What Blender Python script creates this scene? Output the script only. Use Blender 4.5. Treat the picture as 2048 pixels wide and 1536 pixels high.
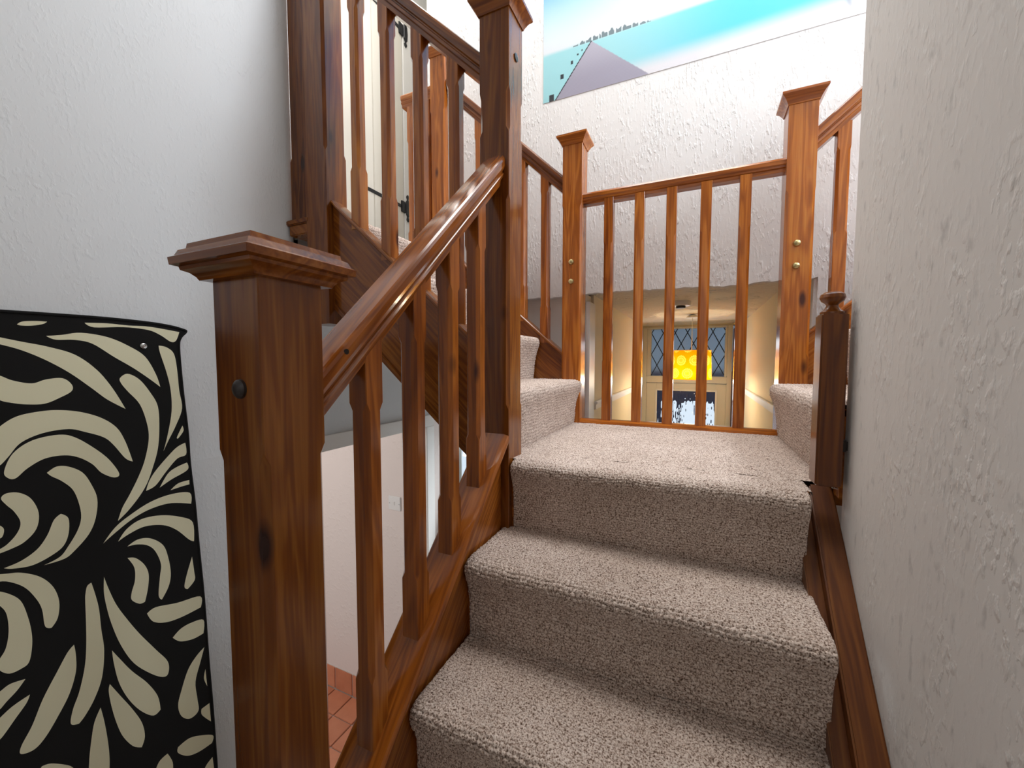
import bpy, bmesh, math, random
import numpy as np
from mathutils import Vector, Matrix
random.seed(7); rng = np.random.default_rng(7)
for o in list(bpy.data.objects): bpy.data.objects.remove(o)
S = bpy.context.scene
COL = S.collection

# ------------------------------------------------------------ camera, world, lights, exposure
def setup_camera():
    yaw, pit, rol = 0.4323, -0.0573, 0.0007
    f = Vector((-math.sin(yaw)*math.cos(pit), math.cos(yaw)*math.cos(pit), math.sin(pit)))
    r = Vector((math.cos(yaw), math.sin(yaw), 0)); u = r.cross(f)
    r2 = r*math.cos(rol)+u*math.sin(rol); u2 = -r*math.sin(rol)+u*math.cos(rol)
    cd = bpy.data.cameras.new('camera'); c = bpy.data.objects.new('camera', cd); COL.objects.link(c)
    m = Matrix((r2, u2, -f)).transposed().to_4x4(); m.translation = Vector((0.5763, -0.8142, 0.2877))
    c.matrix_world = m
    cd.sensor_width = 36; cd.lens = 802.9/2048*36; cd.clip_start = .02; cd.clip_end = 60
    S.camera = c
setup_camera()
W = bpy.data.worlds.new('world'); S.world = W; W.use_nodes = True
W.node_tree.nodes['Background'].inputs[0].default_value = (.80, .90, 1.0, 1)
W.node_tree.nodes['Background'].inputs[1].default_value = 1.0
def area(name, loc, target, size, power, color=(1, 1, 1), sy=None, spread=180):
    l = bpy.data.lights.new(name, 'AREA'); l.energy = power; l.size = size; l.color = color
    l.spread = math.radians(spread)
    if sy: l.shape = 'RECTANGLE'; l.size_y = sy
    o = bpy.data.objects.new(name, l); COL.objects.link(o); o.location = loc
    o.rotation_euler = (Vector(target)-Vector(loc)).to_track_quat('-Z', 'Y').to_euler()
area('window_daylight', (2.75, .78, 2.35), (0, .7, .9), .9, 62, (.86, .92, 1.0), sy=1.1)
area('stairwell_rooflight', (.42, .55, 3.25), (.42, .5, 0), 1.0, 40, (1, .975, .95), sy=.9)
area('landing_fill', (-1.1, .9, 3.25), (-1.2, .9, 0), .5, 20, (1, .97, .93), sy=1.0)  # added overhead fill for the upper landing, no roof opening there
area('side_room_fill', (-2.2, -.6, .3), (-1.4, 1.1, -.8), .9, 17, (1, .93, .88), sy=.8)  # added fill that brightens the blush side-room wall, no window behind it
area('rear_fill', (.35, -2.9, 1.1), (.3, 0, -.1), 1.6, 4.0, (1, .95, .9), sy=1.3)  # added soft fill from behind the camera, no window built there
area('under_stairs_window_daylight', (-.55, 1.22, -.6), (-.5, 0, -.1),   .4, 2.5, (.88, .95, 1.0), sy=.9)
area('hall_daylight', (.5, 3.4, .2), (.5, 1.5, -.5), .7, 2.5, (.9, .95, 1.0), sy=.6)
S.view_settings.view_transform = 'Standard'; S.view_settings.look = 'None'
S.view_settings.gamma = 1; S.view_settings.use_curve_mapping = False
S.view_settings.exposure = 0.0

# ------------------------------------------------------------ materials
def new_mat(name, rough=.5, spec=.5):
    m = bpy.data.materials.new(name); m.use_nodes = True; n = m.node_tree
    b = n.nodes['Principled BSDF']; b.inputs['Roughness'].default_value = rough
    b.inputs['Specular IOR Level'].default_value = spec
    return m, n, b
def N(n, t, **k):
    x = n.nodes.new(t)
    for a, v in k.items():
        if a in x.inputs: x.inputs[a].default_value = v
        else: setattr(x, a, v)
    return x
def plain(name, col, rough=.5, metal=0, emit=None, es=0):
    m, n, b = new_mat(name, rough)
    b.inputs['Base Color'].default_value = (*col, 1); b.inputs['Metallic'].default_value = metal
    if emit: b.inputs['Emission Color'].default_value = (*emit, 1); b.inputs['Emission Strength'].default_value = es
    nz = N(n, 'ShaderNodeTexNoise', Scale=30.); tc = N(n, 'ShaderNodeTexCoord'); n.links.new(tc.outputs['Object'], nz.inputs['Vector'])
    bp = N(n, 'ShaderNodeBump', Strength=.08, Distance=.002); n.links.new(nz.outputs['Fac'], bp.inputs['Height']); n.links.new(bp.outputs[0], b.inputs['Normal'])
    return m
def ramp(n, src, stops):
    r = n.nodes.new('ShaderNodeValToRGB'); e = r.color_ramp.elements
    while len(e) < len(stops): e.new(.5)
    for i, (p, c) in enumerate(stops): e[i].position = p; e[i].color = (*c, 1)
    n.links.new(src, r.inputs[0]); return r
def wood(name, rot=(0, 0, 0), tint=1.0, rough=.2):
    """varnished pine, grain along local Z after rotation"""
    m, n, b = new_mat(name, rough)
    b.inputs['Coat Weight'].default_value = .22; b.inputs['Coat Roughness'].default_value = .12; b.inputs['Specular IOR Level'].default_value = .35
    tc = N(n, 'ShaderNodeTexCoord'); oi = N(n, 'ShaderNodeObjectInfo')
    vr = N(n, 'ShaderNodeVectorRotate', rotation_type='EULER_XYZ'); vr.inputs['Rotation'].default_value = rot
    n.links.new(tc.outputs['Object'], vr.inputs['Vector'])
    mul = N(n, 'ShaderNodeMath', operation='MULTIPLY'); mul.inputs[1].default_value = 23.7; n.links.new(oi.outputs['Random'], mul.inputs[0])
    add = N(n, 'ShaderNodeVectorMath', operation='ADD'); n.links.new(vr.outputs[0], add.inputs[0]); n.links.new(mul.outputs[0], add.inputs[1])
    mp = N(n, 'ShaderNodeMapping'); mp.inputs['Scale'].default_value = (1, 1, .07); n.links.new(add.outputs[0], mp.inputs['Vector'])
    n1 = N(n, 'ShaderNodeTexNoise', Scale=22., Detail=3., Distortion=.6); n.links.new(mp.outputs[0], n1.inputs['Vector'])
    wv = N(n, 'ShaderNodeMath', operation='MULTIPLY'); wv.inputs[1].default_value = 34.; n.links.new(n1.outputs['Fac'], wv.inputs[0])
    sn = N(n, 'ShaderNodeMath', operation='SINE'); n.links.new(wv.outputs[0], sn.inputs[0])
    mr = N(n, 'ShaderNodeMapRange'); mr.inputs['From Min'].default_value = -1; n.links.new(sn.outputs[0], mr.inputs['Value'])
    mp2 = N(n, 'ShaderNodeMapping'); mp2.inputs['Scale'].default_value = (1, 1, .02); n.links.new(add.outputs[0], mp2.inputs['Vector'])
    n2 = N(n, 'ShaderNodeTexNoise', Scale=190., Detail=2.); n.links.new(mp2.outputs[0], n2.inputs['Vector'])
    n3 = N(n, 'ShaderNodeTexNoise', Scale=5., Detail=1.); n.links.new(mp.outputs[0], n3.inputs['Vector'])
    a1 = N(n, 'ShaderNodeMath', operation='MULTIPLY_ADD'); a1.inputs[1].default_value = .22; n.links.new(mr.outputs[0], a1.inputs[0]); 
    m2 = N(n, 'ShaderNodeMath', operation='MULTIPLY'); m2.inputs[1].default_value = .35; n.links.new(n2.outputs['Fac'], m2.inputs[0]); n.links.new(m2.outputs[0], a1.inputs[2])
    a2 = N(n, 'ShaderNodeMath', operation='MULTIPLY_ADD'); a2.inputs[1].default_value = .55; n.links.new(n3.outputs['Fac'], a2.inputs[0]); n.links.new(a1.outputs[0], a2.inputs[2])
    t = tint
    r = ramp(n, a2.outputs[0], [(.22, (.62*t, .235*t, .036*t)), (.5, (.40*t, .115*t, .014*t)), (.85, (.15*t, .032*t, .005*t))])
    # knots
    mpk = N(n, 'ShaderNodeMapping'); mpk.inputs['Scale'].default_value = (9, 9, 3.2); n.links.new(add.outputs[0], mpk.inputs['Vector'])
    vo = N(n, 'ShaderNodeTexVoronoi', Scale=1.); n.links.new(mpk.outputs[0], vo.inputs['Vector'])
    kr = ramp(n, vo.outputs['Distance'], [(.06, (0, 0, 0)), (.13, (1, 1, 1))])
    mx = N(n, 'ShaderNodeMix', data_type='RGBA'); n.links.new(kr.outputs[0], mx.inputs[0])
    mx.inputs[6].default_value = (.06*t, .014*t, .006*t, 1); n.links.new(r.outputs[0], mx.inputs[7])
    n.links.new(mx.outputs[2], b.inputs['Base Color'])
    bp = N(n, 'ShaderNodeBump', Strength=.12, Distance=.001); n.links.new(a1.outputs[0], bp.inputs['Height']); n.links.new(bp.outputs[0], b.inputs['Normal'])
    return m
def plaster(name, col, strength=.5, dist=.006, scale=1., speck=.0, streak=.35, rough=.75):
    """white stippled wall paper whose drips hang downwards"""
    m, n, b = new_mat(name, rough, .25)
    tc = N(n, 'ShaderNodeTexCoord')
    mp = N(n, 'ShaderNodeMapping'); mp.inputs['Scale'].default_value = (1, 1, streak); n.links.new(tc.outputs['Object'], mp.inputs['Vector'])
    n1 = N(n, 'ShaderNodeTexNoise', Scale=95.*scale, Detail=3.); n.links.new(mp.outputs[0], n1.inputs['Vector'])
    r1 = ramp(n, n1.outputs['Fac'], [(.50, (0, 0, 0)), (.66, (1, 1, 1))])
    n2 = N(n, 'ShaderNodeTexNoise', Scale=14.*scale, Detail=2.); n.links.new(mp.outputs[0], n2.inputs['Vector'])
    r2 = ramp(n, n2.outputs['Fac'], [(.42, (.15,)*3), (.62, (1, 1, 1))])
    mu = N(n, 'ShaderNodeMath', operation='MULTIPLY'); n.links.new(r1.outputs[0], mu.inputs[0]); n.links.new(r2.outputs[0], mu.inputs[1])
    bp = N(n, 'ShaderNodeBump', Strength=strength, Distance=dist); n.links.new(mu.outputs[0], bp.inputs['Height']); n.links.new(bp.outputs[0], b.inputs['Normal'])
    n3 = N(n, 'ShaderNodeTexNoise', Scale=60.*scale, Detail=4.); n.links.new(mp.outputs[0], n3.inputs['Vector'])
    d = tuple(c*(1-speck) for c in col)
    r3 = ramp(n, n3.outputs['Fac'], [(.27, d), (.40, col)]); n.links.new(r3.outputs[0], b.inputs['Base Color'])
    return m
def carpet_mat():
    m, n, b = new_mat('berber_carpet', .95, .1)
    tc = N(n, 'ShaderNodeTexCoord'); b.inputs['Sheen Weight'].default_value = .15
    n1 = N(n, 'ShaderNodeTexNoise', Scale=330., Detail=3.); n.links.new(tc.outputs['Object'], n1.inputs['Vector'])
    r = ramp(n, n1.outputs['Fac'], [(.32, (.12, .07, .05)), (.42, (.40, .295, .235)), (.5, (.70, .58, .505)), (.70, (.88, .775, .70))])
    n2 = N(n, 'ShaderNodeTexNoise', Scale=6., Detail=2.); n.links.new(tc.outputs['Object'], n2.inputs['Vector'])
    r2 = ramp(n, n2.outputs['Fac'], [(.3, (.86, .84, .82)), (.7, (1, 1, 1))])
    mx = N(n, 'ShaderNodeMix', data_type='RGBA', blend_type='MULTIPLY'); mx.inputs[0].default_value = 1
    n.links.new(r.outputs[0], mx.inputs[6]); n.links.new(r2.outputs[0], mx.inputs[7])
    # shade in the recess between the loops is painted into the colour
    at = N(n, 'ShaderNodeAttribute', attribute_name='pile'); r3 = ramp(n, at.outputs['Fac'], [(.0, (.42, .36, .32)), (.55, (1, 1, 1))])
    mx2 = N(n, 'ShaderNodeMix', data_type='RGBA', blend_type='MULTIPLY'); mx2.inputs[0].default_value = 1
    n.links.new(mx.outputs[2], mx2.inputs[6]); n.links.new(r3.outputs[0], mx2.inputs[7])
    n.links.new(mx2.outputs[2], b.inputs['Base Color'])
    bp = N(n, 'ShaderNodeBump', Strength=.7, Distance=.002); n.links.new(n1.outputs['Fac'], bp.inputs['Height']); n.links.new(bp.outputs[0], b.inputs['Normal'])
    return m
def tile_mat():
    m, n, b = new_mat('terracotta_glazed', .3, .5)
    tc = N(n, 'ShaderNodeTexCoord'); oi = N(n, 'ShaderNodeObjectInfo')
    n1 = N(n, 'ShaderNodeTexNoise', Scale=9., Detail=4.); n.links.new(tc.outputs['Object'], n1.inputs['Vector'])
    ad = N(n, 'ShaderNodeMath', operation='MULTIPLY_ADD'); ad.inputs[1].default_value = .35; n.links.new(oi.outputs['Random'], ad.inputs[0]); n.links.new(n1.outputs['Fac'], ad.inputs[2])
    r = ramp(n, ad.outputs[0], [(.3, (.52, .19, .10)), (.95, (.70, .29, .165))]); n.links.new(r.outputs[0], b.inputs['Base Color'])
    return m
def glass_mat(name, rough, bump, bscale):
    m, n, b = new_mat(name, rough); b.inputs['Transmission Weight'].default_value = 1; b.inputs['IOR'].default_value = 1.3
    b.inputs['Base Color'].default_value = (.93, .97, 1, 1)
    tc = N(n, 'ShaderNodeTexCoord'); mp = N(n, 'ShaderNodeMapping'); mp.inputs['Scale'].default_value = (1, 1, .45); n.links.new(tc.outputs['Object'], mp.inputs['Vector'])
    nz = N(n, 'ShaderNodeTexNoise', Scale=bscale, Detail=1.); n.links.new(mp.outputs[0], nz.inputs['Vector'])
    bp = N(n, 'ShaderNodeBump', Strength=bump, Distance=.02); n.links.new(nz.outputs['Fac'], bp.inputs['Height']); n.links.new(bp.outputs[0], b.inputs['Normal'])
    return m
M = {
 'post': wood('varnished_pine_post'), 'newel': wood('varnished_pine_newel', tint=.5), 'post_dark': wood('varnished_pine_baluster', tint=.9),
 'rail_y': wood('varnished_pine_rail_y', rot=(math.radians(44), 0, 0), tint=.8, rough=.14),
 'rail_x': wood('varnished_pine_rail_x', rot=(0, math.radians(48), 0), tint=.6, rough=.18),
 'rail_xr': wood('varnished_pine_rail_xr', rot=(0, math.radians(-48), 0), tint=.9, rough=.18),
 'dull': wood('dull_brown_pine', rot=(math.radians(44), 0, 0), tint=.38, rough=.45),  # darker, rougher pine tint for the right string and its packing
 'cap_dark': wood('varnished_pine_cap', rot=(0, math.radians(90), 0), tint=.66),
 'level_x': wood('varnished_pine_level', rot=(0, math.radians(90), 0), rough=.2),
 'wall': plaster('white_wall_drip_texture', (.80, .79, .78), .5, .005, 1.),
 'wall_left': plaster('white_wall_soft_texture', (.73, .755, .775), .28, .0035, 1.2, streak=.5),
 'wall_right': plaster('white_wall_right_texture', (.76, .735, .70), .27, .005, .9, speck=.2, streak=.5),
 'smooth': plaster('smooth_white_paint', (.80, .79, .76), .15, .002, .6, streak=1),
 'pink': plaster('blush_textured_wall', (.80, .71, .67), .4, .004, .35, streak=1),
 'cream': plaster('cream_hall_wall', (.82, .76, .60), .15, .003, .6, streak=1),
 'artex': plaster('rough_ceiling_artex', (.76, .72, .66), .9, .014, .28, streak=1),
 'door_paint': plain('cream_gloss_paint', (.72, .68, .60), .35), 'white_paint': plain('white_gloss_paint', (.84, .82, .79), .35),
 'carpet': carpet_mat(), 'tile': tile_mat(), 'grout': plain('pale_grout', (.62, .55, .50), .9),
 'iron': plain('black_iron', (.015, .015, .017), .4), 'brass': plain('aged_brass', (.52, .44, .22), .3, .9),
 'plug': plain('dark_wood_plug', (.022, .014, .012), .35), 'black_fabric': plain('black_flock', (.003, .003, .003), 1.0),
 'cream_fabric': plain('cream_cloth', (.80, .77, .55), .9), 'steel': plain('steel', (.6, .6, .6), .3, .9),
 'plastic': plain('white_plastic', (.82, .80, .78), .3), 'lead': plain('lead_came', (.02, .025, .04), .6),
 'navy': plain('dark_navy_porch', (.035, .04, .09), .7), 'porch': plain('pale_blue_porch_ceiling', (.45, .55, .66), .8),
 'glass_wavy': glass_mat('wavy_glass', .03, .9, 32), 'glass_clear': glass_mat('leaded_glass', .25, .1, 20),
 'straw': plain('dry_stem', (.45, .30, .10), .8), 'vase': plain('glazed_vase', (.25, .2, .15), .3), 'hole': plain('drilled_hole', (.01, .006, .004), .9),
}

# ------------------------------------------------------------ builders
def wpos(o):
    v = Vector((0, 0, 0))
    while o: v += o.location; o = o.parent
    return v
def link(name, me, mat, parent=None, loc=None, angle=35):
    """world-space mesh data -> object whose origin sits at its base"""
    if loc is None:
        co = np.empty(len(me.vertices)*3); me.vertices.foreach_get('co', co); co = co.reshape(-1, 3)
        loc = Vector(((co[:, 0].min()+co[:, 0].max())/2, (co[:, 1].min()+co[:, 1].max())/2, co[:, 2].min()))
    me.transform(Matrix.Translation(-Vector(loc)))
    me.materials.append(mat)
    if angle:
        me.polygons.foreach_set('use_smooth', [True]*len(me.polygons)); me.set_sharp_from_angle(angle=math.radians(angle))
    o = bpy.data.objects.new(name, me); COL.objects.link(o)
    o.location = Vector(loc)-(wpos(parent) if parent else Vector((0, 0, 0)))
    o.parent = parent
    return o
def tag(o, label=None, cat=None, group=None, kind=None):
    if label: o['label'] = label
    if cat: o['category'] = cat
    if group: o['group'] = group
    if kind: o['kind'] = kind
    return o
def thing(name, loc, label, cat, group=None):
    o = bpy.data.objects.new(name, None); COL.objects.link(o); o.location = loc; o.empty_display_size = .05
    return tag(o, label, cat, group)
def mesh(vs, fs, name='m'):
    me = bpy.data.meshes.new(name); me.from_pydata([tuple(v) for v in vs], [], fs); me.validate()
    bm = bmesh.new(); bm.from_mesh(me); bmesh.ops.recalc_face_normals(bm, faces=bm.faces); bm.to_mesh(me); bm.free(); me.update(); return me
class MB:
    def __init__(s): s.v = []; s.f = []
    def add(s, vs, fs): k = len(s.v); s.v += [tuple(v) for v in vs]; s.f += [tuple(i+k for i in f) for f in fs]; return s
    def box(s, x0, x1, y0, y1, z0, z1):
        return s.add([(x, y, z) for z in (z0, z1) for x, y in ((x0, y0), (x1, y0), (x1, y1), (x0, y1))],
                     [(3, 2, 1, 0), (4, 5, 6, 7), (0, 1, 5, 4), (1, 2, 6, 5), (2, 3, 7, 6), (3, 0, 4, 7)])
    def rings(s, rs, caps=True):
        n = len(rs[0]); v = [p for r in rs for p in r]; f = []
        for a in range(len(rs)-1):
            for i in range(n): j = (i+1) % n; f.append((a*n+i, a*n+j, (a+1)*n+j, (a+1)*n+i))
        if caps: f += [tuple(range(n-1, -1, -1)), tuple(range((len(rs)-1)*n, len(rs)*n))]
        return s.add(v, f)
    def me(s): return mesh(s.v, s.f)
    def obj(s, name, mat, parent=None, bevel=0, **k):
        me = s.me()
        if bevel:
            bm = bmesh.new(); bm.from_mesh(me)
            ed = [e for e in bm.edges if len(e.link_faces) == 2 and e.calc_face_angle(0) > .6]
            bmesh.ops.bevel(bm, geom=ed, offset=bevel, segments=2, affect='EDGES'); bm.to_mesh(me); bm.free()
        return link(name, me, mat, parent, **k)
def struct(o): o['kind'] = 'structure'; return o
def chamfer_post(x0, x1, y0, y1, z0, z1, zones=(), c=.008, e=.0015):
    """square post with stopped chamfers; zones = [(za, zb)]"""
    def ring(z, c):
        return [(x0+c, y0, z), (x1-c, y0, z), (x1, y0+c, z), (x1, y1-c, z), (x1-c, y1, z), (x0+c, y1, z), (x0, y1-c, z), (x0, y0+c, z)]
    rs = [ring(z0, e)]
    for a, b in sorted(zones): rs += [ring(a, e), ring(a+c*1.6, c), ring(b-c*1.6, c), ring(b, e)]
    rs.append(ring(z1, e)); return MB().rings(rs)
def sweep(prof, p0, p1, axis):
    """prof [(side, up)], up is vertical, ends are vertical planes; axis = index of side axis"""
    def pt(p, s, u): q = list(p); q[axis] += s; q[2] += u; return tuple(q)
    return MB().rings([[pt(p0, s, u) for s, u in prof], [pt(p1, s, u) for s, u in prof]])
def mirror_prof(half): return half+[(-s, u) for s, u in reversed(half) if abs(s) > 1e-6]
# handrail: (half width, height) with crown, bead, groove and narrow foot; 0 = side arris
RAIL = mirror_prof([(.020, -.074), (.022, -.058), (.027, -.054), (.030, -.044), (.0265, -.040), (.0265, -.036), (.031, -.032), (.034, -.022), (.034, -.006), (.0315, .001), (.027, .005), (.014, .007), (0, .0075)])
STRINGCAP = mirror_prof([(.045, -.020), (.048, -.014), (.048, -.009), (.045, -.006), (.0465, -.003), (.043, .001), (.030, .004), (0, .004)])
CAP = [(-.005, -.004), (.010, -.003), (.012, .001), (.017, .006), (.024, .009), (.025, .013), (.032, .015), (.033, .024), (.028, .027), (.025, .034), (.019, .037), (.018, .043), (.0, .045)]
CAPF = [(-.005, 0), (.003, 0), (.005, .006), (.014, .022), (.022, .030), (.024, .033), (.024, .041), (.018, .045), (.0, .048)]
def square_cap(x0, x1, y0, y1, z, prof):
    rs = []
    for o, u in prof: rs.append([(x0-o, y0-o, z+u), (x1+o, y0-o, z+u), (x1+o, y1+o, z+u), (x0-o, y1+o, z+u)])
    return MB().rings(rs)
def lathe(prof, c, seg=24, axis='z'):
    rs = []
    for r, h in prof:
        rr = []
        for i in range(seg):
            a = 2*math.pi*i/seg; p, q = r*math.cos(a), r*math.sin(a)
            rr.append({'z': (c[0]+p, c[1]+q, c[2]+h), 'y': (c[0]+p, c[1]-h, c[2]+q), 'x': (c[0]+h, c[1]+p, c[2]+q)}[axis])
        rs.append(rr)
    return MB().rings(rs)
def tube(pts, r, seg=8):
    rs = []; pts = [Vector(p) for p in pts]
    for i, p in enumerate(pts):
        t = (pts[min(i+1, len(pts)-1)]-pts[max(i-1, 0)]).normalized()
        a = t.orthogonal().normalized() if i == 0 else (a-t*a.dot(t)).normalized(); b = t.cross(a)
        rr = r[i] if isinstance(r, (list, tuple)) else r
        rs.append([tuple(p+a*rr*math.cos(2*math.pi*k/seg)+b*rr*math.sin(2*math.pi*k/seg)) for k in range(seg)])
    return MB().rings(rs)

# ------------------------------------------------------------ key dimensions (metres)
R, G = .20, .21                      # rise and going of the lower flight
NX0, NX1 = -.001, .0905              # left newel line
YM, YR = .2165, .9959                # front faces of the middle newel line and of the landing guard line
NW = .0915
ZF = -2.0                            # tiled ground floor
ZC = .65                             # hall ceiling
ZU = .80                             # upper floor
ZT = 3.35                            # stairwell ceiling
XW = -.82                            # face of the left wall
YB = 1.25                            # face of the back wall
Y1 = .2362                           # riser under the landing

# ------------------------------------------------------------ setting
def block(name, mat, *b, bevel=0, parent=None):
    m = MB()
    for q in b: m.box(*q)
    o = m.obj(name, mat, parent, bevel=bevel)
    return struct(o) if parent is None else o
def grid_wall(name, mat, box, bevel): return block(name, mat, box, bevel=bevel)

# left wall: whole height up to the jamb, then only the band between lintel and upper floor
wl = MB().rings([[(x, y, z) for x, y in ((XW-.12, -3.2), (XW, -3.2), (XW, .225), (XW-.004, .243), (XW-.014, .254), (XW-.03, .26), (XW-.12, .26))] for z in (ZF, ZT)])
# opening below, in front of the jamb, is behind the newel; the wall stops at y=.2 under the lintel
wl = MB().rings([[(x, y, z) for x, y in ((XW-.12, -3.2), (XW, -3.2), (XW, .225), (XW-.004, .243), (XW-.014, .254), (XW-.03, .26), (XW-.12, .26))] for z in (-.02, ZT)])
wl.box(XW-.12, XW, -3.2, .16, ZF, -.02); wl.box(XW-.12, XW, .26, 1.14, -.02, ZU-.05)
struct(wl.obj('wall_left', M['wall_left'], angle=50))
block('wall_right', M['wall_right'], (.87, .99, -3.2, .285, ZF, ZT), bevel=.018)
block('wall_right_flight', M['wall'], (.99, 3.0, .19, .285, ZF, ZT))
block('wall_right_end', M['wall'], (2.9, 3.0, .285, 1.37, ZF, 1.75), (2.9, 3.0, .285, .40, 1.75, 2.9), (2.9, 3.0, 1.16, 1.37, 1.75, 2.9), (2.9, 3.0, .285, 1.37, 2.9, ZT))
block('wall_rear', M['smooth'], (-3.2, 1.0, -3.32, -3.2, ZF, ZT))
# back wall above the hall opening, rough lower edge
bw = MB()
n = 220
def edge(x): return .632+.004*math.sin(x*7)+.0025*math.sin(x*23+1)+.0022*math.sin(x*61+2)+.0015*math.sin(x*137)
xs = [-.935+(2.9+.935)*i/n for i in range(n+1)]
top = ZT
ring = lambda x: [(x, YB, edge(x)), (x, YB, top), (x, YB+.12, top), (x, YB+.12, ZC), (x, YB+.045, ZC-.002), (x, YB+.014, edge(x)-.004)]
bw.rings([ring(x) for x in xs])
struct(bw.obj('wall_back', M['wall'], angle=50))
# lower back wall, left of the hall, with a window opening; right of it too
block('wall_back_lower_left', M['smooth'], (-.3, .035, YB+.03, YB+.15, ZF, .64), (-.81, -.3, YB+.03, YB+.15, -.05, .64), (-.81, -.3, YB+.03, YB+.15, ZF, -1.3), (-.94, -.81, YB+.03, YB+.15, ZF, .64))
block('wall_back_lower_right', M['wall'], (1.01, 3.0, YB-.001, YB+.12, ZF, .66), bevel=.012)
# hall beyond
block('wall_hall_left', M['cream'], (-.06, .05, YB+.15, 3.6, ZF, ZC))
block('wall_hall_right', M['cream'], (.95, 1.08, YB+.12, 3.6, ZF, ZC))
block('ceiling_hall', M['artex'], (-.06, 1.08, YB+.06, 3.7, ZC, ZU))
block('trim_hall_left', M['white_paint'], (.05, .072, 1.42, 3.58, .045, .062), (.05, .064, 1.42, 3.58, .015, .045), bevel=.003)
block('trim_hall_right', M['white_paint'], (.928, .95, 1.42, 3.58, .045, .062), (.936, .95, 1.42, 3.58, .015, .045), bevel=.003)
block('trim_hall_jamb', M['white_paint'], (.035, .058, YB+.03, YB+.16, ZF, .60), bevel=.004)
XD0, XD1 = .083, .848                 # front door
block('wall_hall_end', M['cream'], (-.06, XD0-.0, 3.6, 3.7, ZF, ZC), (XD1+.05, 1.08, 3.6, 3.7, ZF, ZC), (XD0, XD1+.05, 3.6, 3.7, .635, ZC))
# ground floor
block('floor', M['grout'], (-3.2, 3.0, -3.3, 5.2, ZF-.1, ZF-.006))
block('wall_side_room', M['pink'], (-3.2, XW-.005, 1.109, 1.23, ZF, .62))
block('wall_side_room_left', M['pink'], (-3.3, -3.2, -1.5, 1.23, ZF, .62))
block('ceiling_side_room', M['smooth'], (-3.2, XW-.12, -1.5, 1.109, .60, .65))
# upper floor
block('floor_upper', M['smooth'], (-3.2, XW-.0, .26, .997, .65, ZU-.012), (-3.2, -.95, .997, 2.6, .65, ZU-.012))
block('wall_upper_left', M['smooth'], (-1.52, -1.4, -.2, .80, ZU-.02, ZT), (-1.52, -1.4, 1.60, 2.7, ZU-.02, ZT), (-1.52, -1.4, .80, 1.60, 2.86, ZT))
block('wall_upper_back', M['smooth'], (-1.52, -.83, 2.2, 2.3, ZU-.02, ZT))
block('wall_upper_return', M['smooth'], (-.935, -.84, YB+.12, 2.2, ZU-.02, ZT))
block('ceiling', M['smooth'], (-1.6, 3.0, -3.3, 2.3, ZT, ZT+.08))
block('trim_upper_jamb', M['white_paint'], (-1.425, -1.385, 1.575, 1.70, ZU, 2.93), bevel=.004)

# quarry tiles on the ground floor and the tile skirting, each its own piece
fl = bpy.data.objects['floor']; sr = bpy.data.objects['wall_side_room']
def tile_src(name, w, d, h, mat, parent, at):
    return MB().box(at[0], at[0]+w, at[1], at[1]+d, at[2], at[2]+h).obj(name, mat, parent, bevel=.0025, loc=at)
def tile_row():
    p = .16; g = .006
    first = tile_src('tile', p-g, p-g, .010, M['tile'], fl, Vector((-1.34, .944-p, ZF-.006)))
    for i in range(-5, 3):
        for j in range(-3, 2):
            if i == 0 and j == 0: continue
            c = first.copy(); c.location = first.location+Vector((i*p, j*p, random.uniform(-.0006, .0006))); COL.objects.link(c)
    first = tile_src('tile', p-g, .010, .15, M['tile'], sr, Vector((-1.34, 1.099, ZF+.006)))
    for i in range(-5, 3):
        if i == 0: continue
        c = first.copy(); c.location = first.location+Vector((i*p, 0, 0)); COL.objects.link(c)
    block('trim_skirting_bed', M['grout'], (-3.1, XW-.03, 1.1045, 1.1095, ZF, ZF+.158), parent=sr).name = 'mortar_bed'
tile_row()

# opening into the side room: architrave head, jamb boards
block('trim_opening', M['white_paint'], (XW, XW+.012, .155, 1.105, -.086, -.021), (XW-.12, XW+.0, .155, 1.105, -.086, -.0205), (XW, XW+.012, 1.035, 1.105, ZF, -.086), (XW-.12, XW+.0, 1.055, 1.105, ZF, -.086), bevel=.002)
# bright window under the stairs
def window_under_stairs():
    w = thing('window_1', (-.555, YB+.09, -1.3), None, None); struct(w)
    f = MB().box(-.81, -.30, YB+.05, YB+.12, -.09, -.05).box(-.81, -.30, YB+.05, YB+.12, -1.3, -1.26).box(-.81, -.785, YB+.05, YB+.12, -1.26, -.09).box(-.335, -.30, YB+.05, YB+.12, -1.26, -.09).box(-.60, -.57, YB+.06, YB+.11, -1.26, -.09)
    f.obj('window_frame', M['white_paint'], w, bevel=.004)
    MB().box(-.785, -.335, YB+.08, YB+.086, -1.26, -.09).obj('pane', M['glass_clear'], w)
window_under_stairs()
def window_upper():
    w = thing('window_2', (2.95, .78, 1.75), None, None); struct(w)
    f = MB().box(2.93, 2.97, .40, 1.16, 1.75, 1.80).box(2.93, 2.97, .40, 1.16, 2.85, 2.90).box(2.93, 2.97, .40, .45, 1.8, 2.85).box(2.93, 2.97, 1.11, 1.16, 1.8, 2.85).box(2.93, 2.97, .76, .80, 1.8, 2.85)
    f.obj('window_frame', M['white_paint'], w, bevel=.004)
window_upper()

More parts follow.
